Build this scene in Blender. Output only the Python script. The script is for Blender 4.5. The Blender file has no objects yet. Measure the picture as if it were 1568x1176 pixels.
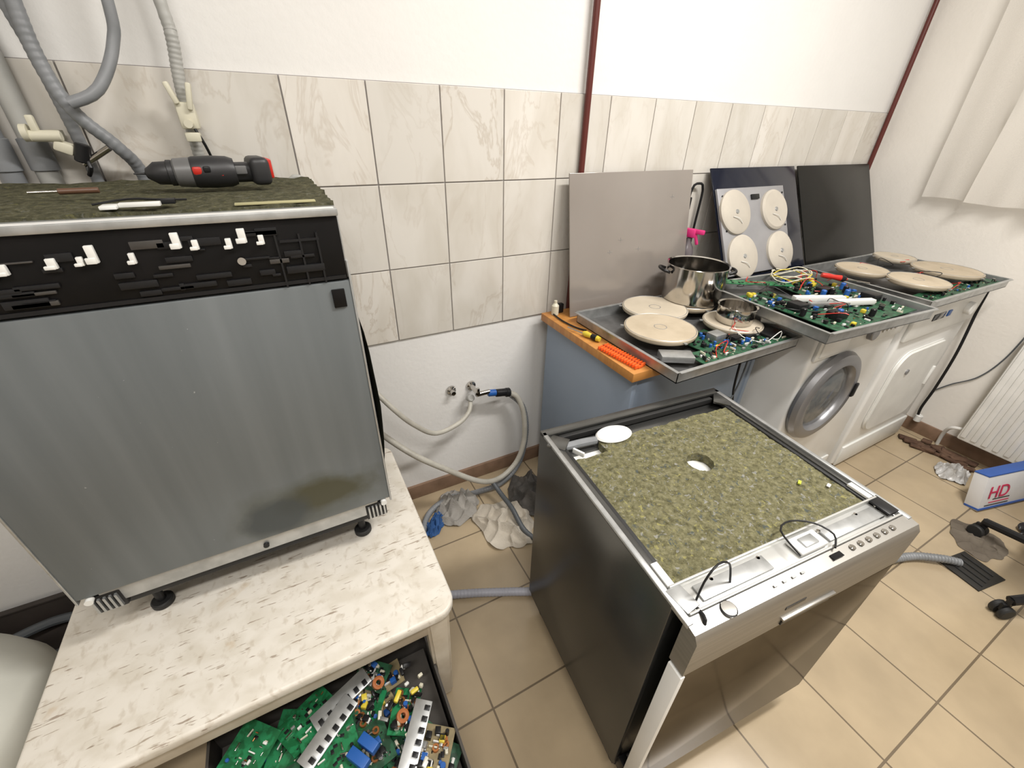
import bpy, bmesh, math, random
from mathutils import Vector, Matrix, Euler, noise
import numpy as np
R=math.radians
random.seed(7)
H=1.4; WY=1.353; WX=2.865

# ---------------------------------------------------------------- materials
MATS={}
def M(name,col,rough=.5,metal=0,col2=None,scale=8,detail=4,lo=.35,hi=.65,bump=0,bscale=None,spec=.5,trans=0,tint=None,alpha=1,dist=0,stretch=None):
    if name in MATS: return MATS[name]
    m=bpy.data.materials.new(name); m.use_nodes=True; nt=m.node_tree; N=nt.nodes; L=nt.links
    b=N['Principled BSDF']; b.inputs['Base Color'].default_value=(*col,1); b.inputs['Roughness'].default_value=rough
    b.inputs['Metallic'].default_value=metal; b.inputs['Specular IOR Level'].default_value=spec
    b.inputs['Transmission Weight'].default_value=trans; b.inputs['Alpha'].default_value=alpha
    if tint: b.inputs['Specular Tint'].default_value=(*tint,1)
    tc=N.new('ShaderNodeTexCoord'); mp=N.new('ShaderNodeMapping'); L.new(tc.outputs['Object'],mp.inputs[0])
    if stretch: mp.inputs['Scale'].default_value=stretch
    if col2 is None: col2=tuple(c*.9 for c in col)
    n=N.new('ShaderNodeTexNoise'); n.inputs['Scale'].default_value=scale; n.inputs['Detail'].default_value=detail; n.inputs['Distortion'].default_value=dist
    L.new(mp.outputs[0],n.inputs['Vector'])
    r=N.new('ShaderNodeValToRGB'); r.color_ramp.elements[0].position=lo; r.color_ramp.elements[1].position=hi
    r.color_ramp.elements[0].color=(*col,1); r.color_ramp.elements[1].color=(*col2,1)
    L.new(n.outputs['Fac'],r.inputs[0]); L.new(r.outputs[0],b.inputs['Base Color'])
    if bump:
        n2=N.new('ShaderNodeTexNoise'); n2.inputs['Scale'].default_value=bscale or scale*3; n2.inputs['Detail'].default_value=3
        L.new(mp.outputs[0],n2.inputs['Vector'])
        bp=N.new('ShaderNodeBump'); bp.inputs['Strength'].default_value=bump; bp.inputs['Distance'].default_value=.01
        L.new(n2.outputs['Fac'],bp.inputs['Height']); L.new(bp.outputs[0],b.inputs['Normal'])
    MATS[name]=m; return m

plaster=M('plaster',(.82,.81,.79),.85,col2=(.79,.78,.76),scale=3,bump=.10,bscale=60)
plaster_r=M('plaster_right',(.82,.785,.73),.85,col2=(.77,.735,.68),scale=3,bump=.10,bscale=60)
grout=M('grout',(.32,.30,.29),.9)
brownb=M('baseboard_brown',(.20,.125,.08),.5,col2=(.26,.165,.11),scale=20)
redpipe=M('oxide_red_paint',(.105,.016,.011),.4)
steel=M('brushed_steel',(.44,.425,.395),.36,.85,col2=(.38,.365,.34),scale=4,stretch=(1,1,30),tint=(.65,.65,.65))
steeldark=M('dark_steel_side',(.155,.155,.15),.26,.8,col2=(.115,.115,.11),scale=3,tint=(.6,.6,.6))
doorsteel=M('door_steel',(.24,.225,.20),.13,1,col2=(.21,.195,.175),scale=3,tint=(.42,.41,.40))
chrome=M('chrome',(.60,.575,.54),.12,1,col2=(.53,.51,.48))
galv=M('galvanised',(.53,.54,.54),.38,.75,col2=(.40,.41,.41),scale=30)
whiteen=M('white_enamel',(.80,.80,.78),.3,col2=(.76,.76,.74))
whitepl=M('white_plastic',(.78,.78,.75),.4)
creampl=M('cream_plastic',(.68,.65,.52),.45)
blackpl=M('black_plastic',(.012,.012,.013),.35,spec=.3)
blackgl=M('black_glass',(.008,.008,.010),.08,col2=(.010,.010,.012))
blackmask=M('black_mask',(.006,.006,.006),.3,spec=.15,col2=(.010,.009,.009))
rubber=M('black_rubber',(.015,.015,.015),.6)
greyhose=M('grey_hose',(.25,.26,.275),.45,col2=(.19,.20,.21),scale=15)
lighthose=M('light_grey_hose',(.44,.44,.42),.45,col2=(.37,.37,.35),scale=15)
beigehose=M('beige_hose',(.50,.48,.42),.45,col2=(.40,.38,.33),scale=15)
darkhose=M('dark_hose',(.10,.11,.12),.5)
redpl=M('red_plastic',(.55,.025,.015),.35)
orangepl=M('orange_plastic',(.95,.13,.02),.45)
yellow=M('yellow_plastic',(.70,.55,.05),.4)
blue=M('blue_plastic',(.02,.11,.40),.4)
green=M('pcb_green',(.008,.11,.035),.4,col2=(.015,.19,.07),scale=60,lo=.45,hi=.55)
greend=M('pcb_green_dark',(.012,.05,.024),.45,col2=(.02,.095,.045),scale=60,lo=.45,hi=.55)
tanpcb=M('pcb_tan',(.30,.24,.13),.5,col2=(.22,.18,.10),scale=50)
copper=M('copper',(.55,.22,.08),.35,.8)
mica=M('mica_disc',(.50,.425,.32),.85,col2=(.43,.36,.265),scale=14,bump=.1,spec=.2)
micatop=M('mica_disc_light',(.55,.485,.385),.85,col2=(.48,.42,.33),scale=10,spec=.2)
micaback=M('element_back',(.55,.505,.43),.7,col2=(.48,.44,.38),scale=10,spec=.3)
wood=M('orange_wood',(.58,.27,.07),.45,col2=(.46,.19,.045),scale=6,stretch=(1,8,1))
bluegrey=M('blue_grey_laminate',(.29,.35,.44),.55,col2=(.26,.32,.41),scale=3)
pink=M('pink_plastic',(.75,.04,.22),.4)
greyglass=M('grey_coated_glass',(.31,.28,.255),.16,.15,col2=(.285,.255,.23),scale=3)
cardb=M('dark_box',(.05,.045,.04),.7,col2=(.08,.07,.06))
clothw=M('rag_offwhite',(.56,.51,.43),.95,col2=(.47,.42,.35),scale=9,bump=.25,bscale=160)
clothg=M('rag_grey',(.27,.255,.235),.95,col2=(.36,.34,.31),scale=9,bump=.25,bscale=160)
clothd=M('rag_dark',(.06,.055,.05),.95,col2=(.12,.11,.10),scale=18,bump=.3,bscale=90)
brownst=M('brown_debris',(.07,.035,.022),.9,col2=(.14,.08,.05),scale=20,bump=.6)
radm=M('radiator_enamel',(.82,.81,.78),.35)

def rockwool(name,dark,mid,light,fl):
    m=bpy.data.materials.new(name); m.use_nodes=True; N=m.node_tree.nodes; L=m.node_tree.links
    b=N['Principled BSDF']; b.inputs['Roughness'].default_value=.95; b.inputs['Specular IOR Level'].default_value=.1
    tc=N.new('ShaderNodeTexCoord')
    n=N.new('ShaderNodeTexNoise'); n.inputs['Scale'].default_value=70; n.inputs['Detail'].default_value=9; n.inputs['Roughness'].default_value=.78
    L.new(tc.outputs['Object'],n.inputs['Vector'])
    r=N.new('ShaderNodeValToRGB'); e=r.color_ramp.elements
    e[0].position=.34; e[0].color=(*dark,1); e[1].position=.68; e[1].color=(*light,1)
    x=e.new(.5); x.color=(*mid,1)
    L.new(n.outputs['Fac'],r.inputs[0])
    def fleck(sc,col,th,prev,off,amt):
        mp=N.new('ShaderNodeMapping'); mp.inputs['Location'].default_value=(off,off*2,0); L.new(tc.outputs['Object'],mp.inputs[0])
        v=N.new('ShaderNodeTexNoise'); v.inputs['Scale'].default_value=sc; v.inputs['Detail'].default_value=4; v.inputs['Distortion'].default_value=1.0
        L.new(mp.outputs[0],v.inputs['Vector'])
        rr=N.new('ShaderNodeValToRGB'); rr.color_ramp.elements[0].position=th; rr.color_ramp.elements[1].position=th+.06; rr.color_ramp.elements[1].color=(amt,amt,amt,1)
        L.new(v.outputs['Fac'],rr.inputs[0])
        mx=N.new('ShaderNodeMixRGB'); L.new(rr.outputs[0],mx.inputs[0]); L.new(prev,mx.inputs[1]); mx.inputs[2].default_value=(*col,1)
        return mx.outputs[0]
    o=fleck(85,(.36,.335,.12),.625,r.outputs[0],3,.6*fl)
    o=fleck(100,(.31,.31,.30),.615,o,7,.7*fl)
    o=fleck(85,(.075,.09,.09),.61,o,11,.8*fl)
    L.new(o,b.inputs['Base Color'])
    bp=N.new('ShaderNodeBump'); bp.inputs['Strength'].default_value=.7; bp.inputs['Distance'].default_value=.005
    L.new(n.outputs['Fac'],bp.inputs['Height']); L.new(bp.outputs[0],b.inputs['Normal'])
    return m
wool=rockwool('rockwool_felt',(.055,.052,.027),(.155,.145,.080),(.27,.255,.155),1)
wool2=rockwool('felt_mat_dark',(.035,.036,.022),(.085,.082,.050),(.16,.152,.095),.3)

def tilemat():
    m=bpy.data.materials.new('marbled_wall_tile'); m.use_nodes=True; N=m.node_tree.nodes; L=m.node_tree.links
    b=N['Principled BSDF']; b.inputs['Roughness'].default_value=.28
    tc=N.new('ShaderNodeTexCoord'); at=N.new('ShaderNodeAttribute'); at.attribute_name='rnd'
    ad=N.new('ShaderNodeVectorMath'); ad.operation='MULTIPLY_ADD'; L.new(at.outputs['Color'],ad.inputs[0]); ad.inputs[1].default_value=(9,9,9)
    L.new(tc.outputs['Object'],ad.inputs[2])
    mp=N.new('ShaderNodeMapping'); mp.inputs['Rotation'].default_value=(0,R(38),0); mp.inputs['Scale'].default_value=(1.5,1,.6); L.new(ad.outputs[0],mp.inputs[0])
    n=N.new('ShaderNodeTexNoise'); n.inputs['Scale'].default_value=6; n.inputs['Detail'].default_value=5; n.inputs['Distortion'].default_value=.5
    L.new(mp.outputs[0],n.inputs['Vector'])
    r=N.new('ShaderNodeValToRGB'); e=r.color_ramp.elements
    e[0].position=.35; e[0].color=(.65,.615,.545,1); e[1].position=.62; e[1].color=(.74,.71,.65,1)
    L.new(n.outputs['Fac'],r.inputs[0])
    n2=N.new('ShaderNodeTexNoise'); n2.inputs['Scale'].default_value=5; n2.inputs['Detail'].default_value=5; n2.inputs['Distortion'].default_value=.8; n2.inputs['Roughness'].default_value=.6
    mp2=N.new('ShaderNodeMapping'); mp2.inputs['Location'].default_value=(5,3,1); L.new(mp.outputs[0],mp2.inputs[0]); L.new(mp2.outputs[0],n2.inputs['Vector'])
    v=N.new('ShaderNodeValToRGB'); e=v.color_ramp.elements; e[0].position=.475; e[0].color=(0,0,0,1); e[1].position=.525; e[1].color=(0,0,0,1); x=e.new(.50); x.color=(1,1,1,1)
    L.new(n2.outputs['Fac'],v.inputs[0])
    sp=N.new('ShaderNodeSeparateColor'); L.new(at.outputs['Color'],sp.inputs[0])
    st=N.new('ShaderNodeMapRange'); st.inputs['From Min'].default_value=.2; st.inputs['To Min'].default_value=.2; st.inputs['To Max'].default_value=.65; L.new(sp.outputs[2],st.inputs['Value'])
    mu=N.new('ShaderNodeMath'); mu.operation='MULTIPLY'; L.new(v.outputs[0],mu.inputs[0]); L.new(st.outputs[0],mu.inputs[1])
    mv=N.new('ShaderNodeMixRGB'); L.new(mu.outputs[0],mv.inputs[0]); L.new(r.outputs[0],mv.inputs[1]); mv.inputs[2].default_value=(.52,.46,.38,1)
    mx=N.new('ShaderNodeMixRGB'); mx.blend_type='MULTIPLY'; mx.inputs[0].default_value=1
    cr=N.new('ShaderNodeValToRGB'); cr.color_ramp.elements[0].color=(.91,.91,.92,1); cr.color_ramp.elements[1].color=(1.06,1.055,1.07,1)
    L.new(sp.outputs[1],cr.inputs[0])
    L.new(mv.outputs[0],mx.inputs[1]); L.new(cr.outputs[0],mx.inputs[2]); L.new(mx.outputs[0],b.inputs['Base Color'])
    return m
def floormat():
    m=bpy.data.materials.new('beige_floor_tile'); m.use_nodes=True; N=m.node_tree.nodes; L=m.node_tree.links
    b=N['Principled BSDF']
    tc=N.new('ShaderNodeTexCoord'); mp=N.new('ShaderNodeMapping'); mp.inputs['Location'].default_value=(-.225+.2875*20,.0925+.2875*20,0)
    L.new(tc.outputs['Object'],mp.inputs[0])
    br=N.new('ShaderNodeTexBrick'); br.offset=0; br.squash=1
    br.inputs['Scale'].default_value=1; br.inputs['Brick Width'].default_value=.2875; br.inputs['Row Height'].default_value=.2875
    br.inputs['Mortar Size'].default_value=.0028; br.inputs['Mortar Smooth'].default_value=.1; br.inputs['Bias'].default_value=0
    br.inputs['Color1'].default_value=(.46,.365,.24,1); br.inputs['Color2'].default_value=(.42,.33,.215,1); br.inputs['Mortar'].default_value=(.17,.13,.085,1)
    L.new(mp.outputs[0],br.inputs['Vector'])
    n=N.new('ShaderNodeTexNoise'); n.inputs['Scale'].default_value=5; n.inputs['Detail'].default_value=6
    L.new(tc.outputs['Object'],n.inputs['Vector'])
    r=N.new('ShaderNodeValToRGB'); r.color_ramp.elements[0].position=.3; r.color_ramp.elements[0].color=(.84,.84,.84,1); r.color_ramp.elements[1].position=.7; r.color_ramp.elements[1].color=(1.08,1.08,1.08,1)
    L.new(n.outputs['Fac'],r.inputs[0])
    mx=N.new('ShaderNodeMixRGB'); mx.blend_type='MULTIPLY'; mx.inputs[0].default_value=1; L.new(br.outputs['Color'],mx.inputs[1]); L.new(r.outputs[0],mx.inputs[2])
    L.new(mx.outputs[0],b.inputs['Base Color'])
    rr=N.new('ShaderNodeMapRange'); rr.inputs['To Min'].default_value=.14; rr.inputs['To Max'].default_value=.32; L.new(n.outputs['Fac'],rr.inputs['Value']); L.new(rr.outputs[0],b.inputs['Roughness'])
    bp=N.new('ShaderNodeBump'); bp.inputs['Strength'].default_value=.5; bp.inputs['Distance'].default_value=.003; bp.invert=True
    L.new(br.outputs['Fac'],bp.inputs['Height']); L.new(bp.outputs[0],b.inputs['Normal'])
    return m
def tabletop():
    m=bpy.data.materials.new('worn_table_top'); m.use_nodes=True; N=m.node_tree.nodes; L=m.node_tree.links
    b=N['Principled BSDF']; b.inputs['Roughness'].default_value=.42
    tc=N.new('ShaderNodeTexCoord')
    def nz(sc,rot,stretch,dist=0,det=6,loc=0):
        mp=N.new('ShaderNodeMapping'); mp.inputs['Location'].default_value=(loc,loc,0); mp.inputs['Rotation'].default_value=(0,0,R(rot)); mp.inputs['Scale'].default_value=stretch; L.new(tc.outputs['Object'],mp.inputs[0])
        n=N.new('ShaderNodeTexNoise'); n.inputs['Scale'].default_value=sc; n.inputs['Detail'].default_value=det; n.inputs['Distortion'].default_value=dist; L.new(mp.outputs[0],n.inputs['Vector']); return n.outputs['Fac']
    def ramp(f,a,ca,c,cb):
        r=N.new('ShaderNodeValToRGB'); r.color_ramp.elements[0].position=a; r.color_ramp.elements[0].color=ca; r.color_ramp.elements[1].position=c; r.color_ramp.elements[1].color=cb; L.new(f,r.inputs[0]); return r.outputs[0]
    def mixin(f,prev,col):
        x=N.new('ShaderNodeMixRGB'); L.new(f,x.inputs[0]); L.new(prev,x.inputs[1]); x.inputs[2].default_value=(*col,1); return x.outputs[0]
    o=ramp(nz(16,30,(1,1.5,1),.4),.36,(.64,.595,.515,1),.58,(.72,.68,.61,1))
    o=mixin(ramp(nz(55,-25,(1,.7,1),.4,7),.55,(0,0,0,1),.68,(.38,.38,.38,1)),o,(.42,.35,.26))
    o=mixin(ramp(nz(90,65,(.25,1.6,1),.2,5,4),.65,(0,0,0,1),.69,(.7,.7,.7,1)),o,(.20,.13,.08))
    o=mixin(ramp(nz(90,-10,(.22,1.6,1),.2,5,9),.66,(0,0,0,1),.70,(.65,.65,.65,1)),o,(.22,.15,.09))
    o=mixin(ramp(nz(9,0,(1,1,1),.6,8,2),.66,(0,0,0,1),.74,(.45,.45,.45,1)),o,(.46,.30,.14))
    L.new(o,b.inputs['Base Color']); return m
def dwdoor():
    m=bpy.data.materials.new('weathered_sheet_metal'); m.use_nodes=True; N=m.node_tree.nodes; L=m.node_tree.links
    b=N['Principled BSDF']; b.inputs['Roughness'].default_value=.40; b.inputs['Metallic'].default_value=.35; b.inputs['Specular IOR Level'].default_value=.35
    tc=N.new('ShaderNodeTexCoord'); mp=N.new('ShaderNodeMapping'); mp.inputs['Scale'].default_value=(8,1,.5); L.new(tc.outputs['Object'],mp.inputs[0])
    n=N.new('ShaderNodeTexNoise'); n.inputs['Scale'].default_value=2.5; n.inputs['Detail'].default_value=7; L.new(mp.outputs[0],n.inputs['Vector'])
    r=N.new('ShaderNodeValToRGB'); r.color_ramp.elements[0].position=.3; r.color_ramp.elements[0].color=(.145,.162,.170,1); r.color_ramp.elements[1].position=.75; r.color_ramp.elements[1].color=(.190,.208,.217,1)
    L.new(n.outputs['Fac'],r.inputs[0])
    n2=N.new('ShaderNodeTexNoise'); n2.inputs['Scale'].default_value=8; n2.inputs['Detail'].default_value=6; L.new(tc.outputs['Object'],n2.inputs['Vector'])
    def stain(px,pz,sx,sz,prev,col,k=.95):
        mp2=N.new('ShaderNodeMapping'); mp2.vector_type='POINT'; mp2.inputs['Location'].default_value=(-px*sx,0,-pz*sz); mp2.inputs['Scale'].default_value=(sx,0,sz); L.new(tc.outputs['Object'],mp2.inputs[0])
        ln=N.new('ShaderNodeVectorMath'); ln.operation='LENGTH'; L.new(mp2.outputs[0],ln.inputs[0])
        ad=N.new('ShaderNodeMath'); ad.operation='MULTIPLY_ADD'; L.new(n2.outputs['Fac'],ad.inputs[0]); ad.inputs[1].default_value=1.3; L.new(ln.outputs['Value'],ad.inputs[2])
        mr=N.new('ShaderNodeMapRange'); mr.inputs['From Min'].default_value=1.2; mr.inputs['From Max'].default_value=1.6; mr.inputs['To Min'].default_value=k; mr.inputs['To Max'].default_value=0; L.new(ad.outputs[0],mr.inputs['Value'])
        x=N.new('ShaderNodeMixRGB'); L.new(mr.outputs[0],x.inputs[0]); L.new(prev,x.inputs[1]); x.inputs[2].default_value=(*col,1); return x.outputs[0]
    o=stain(.12,-.215,5.0,12,r.outputs[0],(.105,.112,.098),.7)
    o=stain(.17,-.205,8.5,20,o,(.070,.066,.034),.85)
    o=stain(.06,-.225,11,17,o,(.060,.070,.076),.8)
    n3=N.new('ShaderNodeTexNoise'); n3.inputs['Scale'].default_value=110; n3.inputs['Detail'].default_value=2; L.new(tc.outputs['Object'],n3.inputs['Vector'])
    r3=N.new('ShaderNodeValToRGB'); r3.color_ramp.elements[0].position=.76; r3.color_ramp.elements[1].position=.78; L.new(n3.outputs['Fac'],r3.inputs[0])
    x=N.new('ShaderNodeMixRGB'); L.new(r3.outputs[0],x.inputs[0]); L.new(o,x.inputs[1]); x.inputs[2].default_value=(.40,.41,.42,1)
    L.new(x.outputs[0],b.inputs['Base Color']); return m
tilem=tilemat(); floorm=floormat(); tabm=tabletop(); dwd=dwdoor()
tabside=M('table_side',(.66,.60,.50),.5,col2=(.52,.45,.35),scale=12)

# ---------------------------------------------------------------- builders
def root(name,loc=(0,0,0),rz=0):
    o=bpy.data.objects.new(name,None); o.location=loc; o.rotation_euler=(0,0,rz); o.empty_display_size=.05
    bpy.context.collection.objects.link(o); return o
class MB:
    def __init__(s): s.V=[];s.F=[];s.I=[];s.m=[]
    def mi(s,m):
        if m not in s.m: s.m.append(m)
        return s.m.index(m)
    def add(s,bm,mat,mtx=None):
        bmesh.ops.recalc_face_normals(bm,faces=bm.faces)
        o=len(s.V); k=s.mi(mat)
        bm.verts.index_update()
        for v in bm.verts: s.V.append((mtx@v.co) if mtx else v.co.copy())
        for f in bm.faces: s.F.append([o+v.index for v in f.verts]); s.I.append(k)
        bm.free()
    def box(s,c,sz,mat,bev=0,rot=(0,0,0),seg=2):
        bm=bmesh.new(); bmesh.ops.create_cube(bm,size=1)
        for v in bm.verts: v.co=Vector((v.co.x*sz[0],v.co.y*sz[1],v.co.z*sz[2]))
        if bev: bmesh.ops.bevel(bm,geom=list(bm.edges),offset=min(bev,min(sz)*.49),segments=seg,affect='EDGES',profile=.5)
        s.add(bm,mat,Matrix.Translation(c)@Euler(rot).to_matrix().to_4x4()); return s
    def lathe(s,c,prof,mat,rot=(0,0,0),seg=40,scale=(1,1,1)):
        bm=bmesh.new(); rings=[]
        for r,z in prof:
            rings.append([bm.verts.new((r*math.cos(2*math.pi*i/seg)*scale[0],r*math.sin(2*math.pi*i/seg)*scale[1],z*scale[2])) for i in range(seg)])
        for a,b in zip(rings,rings[1:]):
            for i in range(seg):
                j=(i+1)%seg; bm.faces.new((a[i],a[j],b[j],b[i]))
        bmesh.ops.remove_doubles(bm,verts=bm.verts,dist=1e-6)
        s.add(bm,mat,Matrix.Translation(c)@Euler(rot).to_matrix().to_4x4()); return s
    def cyl(s,c,r,h,mat,rot=(0,0,0),seg=24,r2=None,bev=0):
        r2=r if r2 is None else r2
        if bev: p=[(0,-h/2),(r-bev,-h/2),(r,-h/2+bev),(r2,h/2-bev),(r2-bev,h/2),(0,h/2)]
        else: p=[(0,-h/2),(r,-h/2),(r2,h/2),(0,h/2)]
        return s.lathe(c,p,mat,rot,seg)
    def tube(s,pts,r,mat,corr=0,pitch=.008,seg=10,step=None,closed=False):
        P=[Vector(p) for p in pts]; n=len(P); out=[]
        for i in range(n-1):
            p0=P[max(i-1,0)];p1=P[i];p2=P[i+1];p3=P[min(i+2,n-1)]
            L=(p2-p1).length; k=max(3,int(L/(step or (pitch/4 if corr else .012)))); k=min(k,260)
            for j in range(k):
                t=j/k; out.append(.5*((2*p1)+(-p0+p2)*t+(2*p0-5*p1+4*p2-p3)*t*t+(-p0+3*p1-3*p2+p3)*t**3))
        out.append(P[-1])
        bm=bmesh.new(); rings=[]; T=(out[1]-out[0]).normalized()
        u=T.orthogonal().normalized(); d=0
        for i,p in enumerate(out):
            if i: d+=(p-out[i-1]).length
            Tn=(out[min(i+1,len(out)-1)]-out[max(i-1,0)])
            Tn=Tn.normalized() if Tn.length>1e-9 else T
            u=(u-Tn*u.dot(Tn)).normalized(); w=Tn.cross(u)
            rr=r*(1+corr*math.sin(2*math.pi*d/pitch)) if corr else r
            rings.append([bm.verts.new(p+(u*math.cos(2*math.pi*a/seg)+w*math.sin(2*math.pi*a/seg))*rr) for a in range(seg)])
        for a,b in zip(rings,rings[1:]):
            for i in range(seg):
                j=(i+1)%seg; bm.faces.new((a[i],a[j],b[j],b[i]))
        bm.faces.new(rings[0]); bm.faces.new(rings[-1][::-1])
        s.add(bm,mat); return s
    def cloth(s,c,sx,sy,h,mat,seed=0,n=80,rz=0,fold=9,ridge=.35):
        bm=bmesh.new(); g=[]
        for i in range(n):
            row=[]
            for j in range(n):
                u=i/(n-1)*2-1; v=j/(n-1)*2-1
                x=u*math.sqrt(1-v*v/2.4); y=v*math.sqrt(1-u*u/2.4)
                q=Vector((x*1.6+seed*3.1,y*1.6,seed)); wv=noise.noise_vector(q)*.28
                rr=max(0,1-(x*x+y*y)**1.1*.8)
                z=h*rr*(.35+.7*abs(noise.noise(Vector((x*1.6+seed,y*1.6,seed*2)))))
                fx=x*2.2+y*1.1+wv.x*5+.6*noise.noise(Vector((x*1.5,y*1.5,seed+9)))
                fy=y*2.6-x*.7+wv.y*5
                z+=h*ridge*(1-abs(math.sin(fx*2.1+seed)))**1.6*(.35+rr)+h*ridge*.6*(1-abs(math.sin(fy*2.3)))**2*(.3+rr)
                row.append(bm.verts.new(((x+wv.x)*sx/2,(y+wv.y)*sy/2,max(z,.002))))
            g.append(row)
        for i in range(n-1):
            for j in range(n-1): bm.faces.new((g[i][j],g[i+1][j],g[i+1][j+1],g[i][j+1]))
        s.add(bm,mat,Matrix.Translation(c)@Euler((0,0,rz)).to_matrix().to_4x4()); return s
    def done(s,name,par=None,loc=(0,0,0),rot=(0,0,0),ang=35):
        me=bpy.data.meshes.new(name); me.from_pydata([tuple(v) for v in s.V],[],s.F)
        for m in s.m: me.materials.append(m)
        me.polygons.foreach_set('material_index',s.I); me.polygons.foreach_set('use_smooth',[True]*len(s.F))
        me.update(); me.set_sharp_from_angle(angle=R(ang))
        o=bpy.data.objects.new(name,me); o.location=loc; o.rotation_euler=rot; bpy.context.collection.objects.link(o)
        if par: o.parent=par
        return o

# ---------------------------------------------------------------- room
LX=-1.9; FY=-2.4; CZ=2.7
MB().box(((LX+WX)/2,(FY+WY)/2,-.05),(WX-LX+.2,WY-FY+.2,.1),floorm).done('floor')
MB().box(((LX+WX)/2,WY+.05,CZ/2),(WX-LX+.2,.1,CZ),plaster).done('wall_back')
MB().box((LX-.05,(FY+WY)/2,CZ/2),(.1,WY-FY,CZ),plaster).done('wall_left')
MB().box(((LX+WX)/2,FY-.05,CZ/2),(WX-LX+.2,.1,CZ),plaster).done('wall_front')
wr=MB()
y0,y1,z0,z1=-.9,.75,1.25,2.3
wr.box((WX+.05,(FY+y0)/2,CZ/2),(.1,y0-FY,CZ),plaster_r).box((WX+.05,(y1+WY)/2,CZ/2),(.1,WY-y1,CZ),plaster_r)
wr.box((WX+.05,(y0+y1)/2,z0/2),(.1,y1-y0,z0),plaster_r).box((WX+.05,(y0+y1)/2,(z1+CZ)/2),(.1,y1-y0,CZ-z1),plaster_r)
wr.done('wall_right')
MB().box(((LX+WX)/2,(FY+WY)/2,CZ+.05),(WX-LX+.2,WY-FY+.2,.1),plaster).done('ceiling')
w=root('window_1')
fr=MB()
for yy in (y0+.03,(y0+y1)/2,y1-.03): fr.box((WX+.05,yy,(z0+z1)/2),(.06,.06,z1-z0),whitepl,.004)
for zz in (z0+.03,z1-.03): fr.box((WX+.05,(y0+y1)/2,zz),(.06,y1-y0,.06),whitepl,.004)
fr.done('frame',w)
MB().box((WX+.06,(y0+y1)/2,(z0+z1)/2),(.006,y1-y0-.05,z1-z0-.05),M('night_glass',(.25,.28,.3),.08)).done('pane',w)
MB().box(((LX+WX)/2,WY-.006,.035),(WX-LX,.012,.07),brownb,.002).done('baseboard_back')
MB().box((WX-.006,(FY+WY)/2,.035),(.012,WY-FY,.07),brownb,.002).done('baseboard_right')
MB().box((LX+.006,(FY+WY)/2,.035),(.012,WY-FY,.07),brownb,.002).done('baseboard_left')

TW,TH,X0,Z0=.1998,.2448,.0786,1.4935
me=bpy.data.meshes.new('wall_back_tiles'); bmt=bmesh.new(); lay=bmt.loops.layers.color.new('rnd')
def addbox(bm,c,sz,bev,col,mi):
    r=bmesh.ops.create_cube(bm,size=1); vs=r['verts']
    for v in vs: v.co=Vector((v.co.x*sz[0]+c[0],v.co.y*sz[1]+c[1],v.co.z*sz[2]+c[2]))
    es=list({e for v in vs for e in v.link_edges})
    if bev:
        rr=bmesh.ops.bevel(bm,geom=es,offset=bev,segments=2,affect='EDGES',profile=.5); fs={f for v in rr['verts'] for f in v.link_faces}|{f for f in rr['faces']}
    else: fs={f for v in vs for f in v.link_faces}
    for f in fs:
        f.material_index=mi
        for l in f.loops: l[lay]=col
k0=int((LX-X0)/TW)-1
for i in range(k0,20):
    xa=X0+i*TW; xb=xa+TW
    xa=max(xa,LX); xb=min(xb,WX)
    if xb-xa<.02: continue
    for j in range(3):
        z=Z0-(j+.5)*TH
        addbox(bmt,((xa+xb)/2,WY-.0045,z),(xb-xa-.0035,.008,TH-.0035),.001,(random.random(),random.random(),random.random(),1),0)
addbox(bmt,((LX+WX)/2,WY-.002,Z0-1.5*TH),(WX-LX,.004,3*TH),0,(0,0,0,1),1)
bmt.to_mesh(me); bmt.free(); me.materials.append(tilem); me.materials.append(grout)
wt=bpy.data.objects.new('tiles',me); bpy.context.collection.objects.link(wt); wt.parent=bpy.data.objects['wall_back']

for x in (.972,2.825):
    p=MB(); p.cyl((x,WY-.022,CZ/2+.0),.0105,CZ,redpipe,seg=20)
    for z in (.5,2.4): p.box((x,WY-.013,z),(.012,.026,.015),redpipe)
    p.done('heating_pipe')

# ---------------------------------------------------------------- table
def rrect(w,d,r,n=6):
    pts=[]
    for cx,cy,a0 in ((w/2-r,d/2-r,0),(-w/2+r,d/2-r,90),(-w/2+r,-d/2+r,180),(w/2-r,-d/2+r,270)):
        for i in range(n+1):
            a=R(a0+90*i/n); pts.append((cx+r*math.cos(a),cy+r*math.sin(a)))
    return pts
t=root('work_table',(-.225,.88,0))
tw,td=.785,.66
b=MB(); pr=rrect(tw,td,.045)
def slab(mb,pr,z0,z1,mat,bev=.006):
    bm=bmesh.new(); a=[bm.verts.new((x,y,z0)) for x,y in pr]; f=bm.faces.new(a)
    g=bmesh.ops.extrude_face_region(bm,geom=[f]); 
    for v in g['geom']:
        if isinstance(v,bmesh.types.BMVert): v.co.z=z1
    if bev:
        es=[e for e in bm.edges if abs(e.verts[0].co.z-e.verts[1].co.z)<1e-6]
        bmesh.ops.bevel(bm,geom=es,offset=bev,segments=3,affect='EDGES',profile=.5)
    mb.add(bm,mat)
slab(b,pr,.412,.44,tabm,.007); b.done('top',t)
b=MB()
for sx in (-1,1):
    b.box((sx*(tw/2-.035),0,.375),(.018,td-.1,.075),tabside,.003)
    b.box((0,sx*(td/2-.035),.375),(tw-.1,.018,.075),tabside,.003)
b.done('apron',t)
b=MB()
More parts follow.
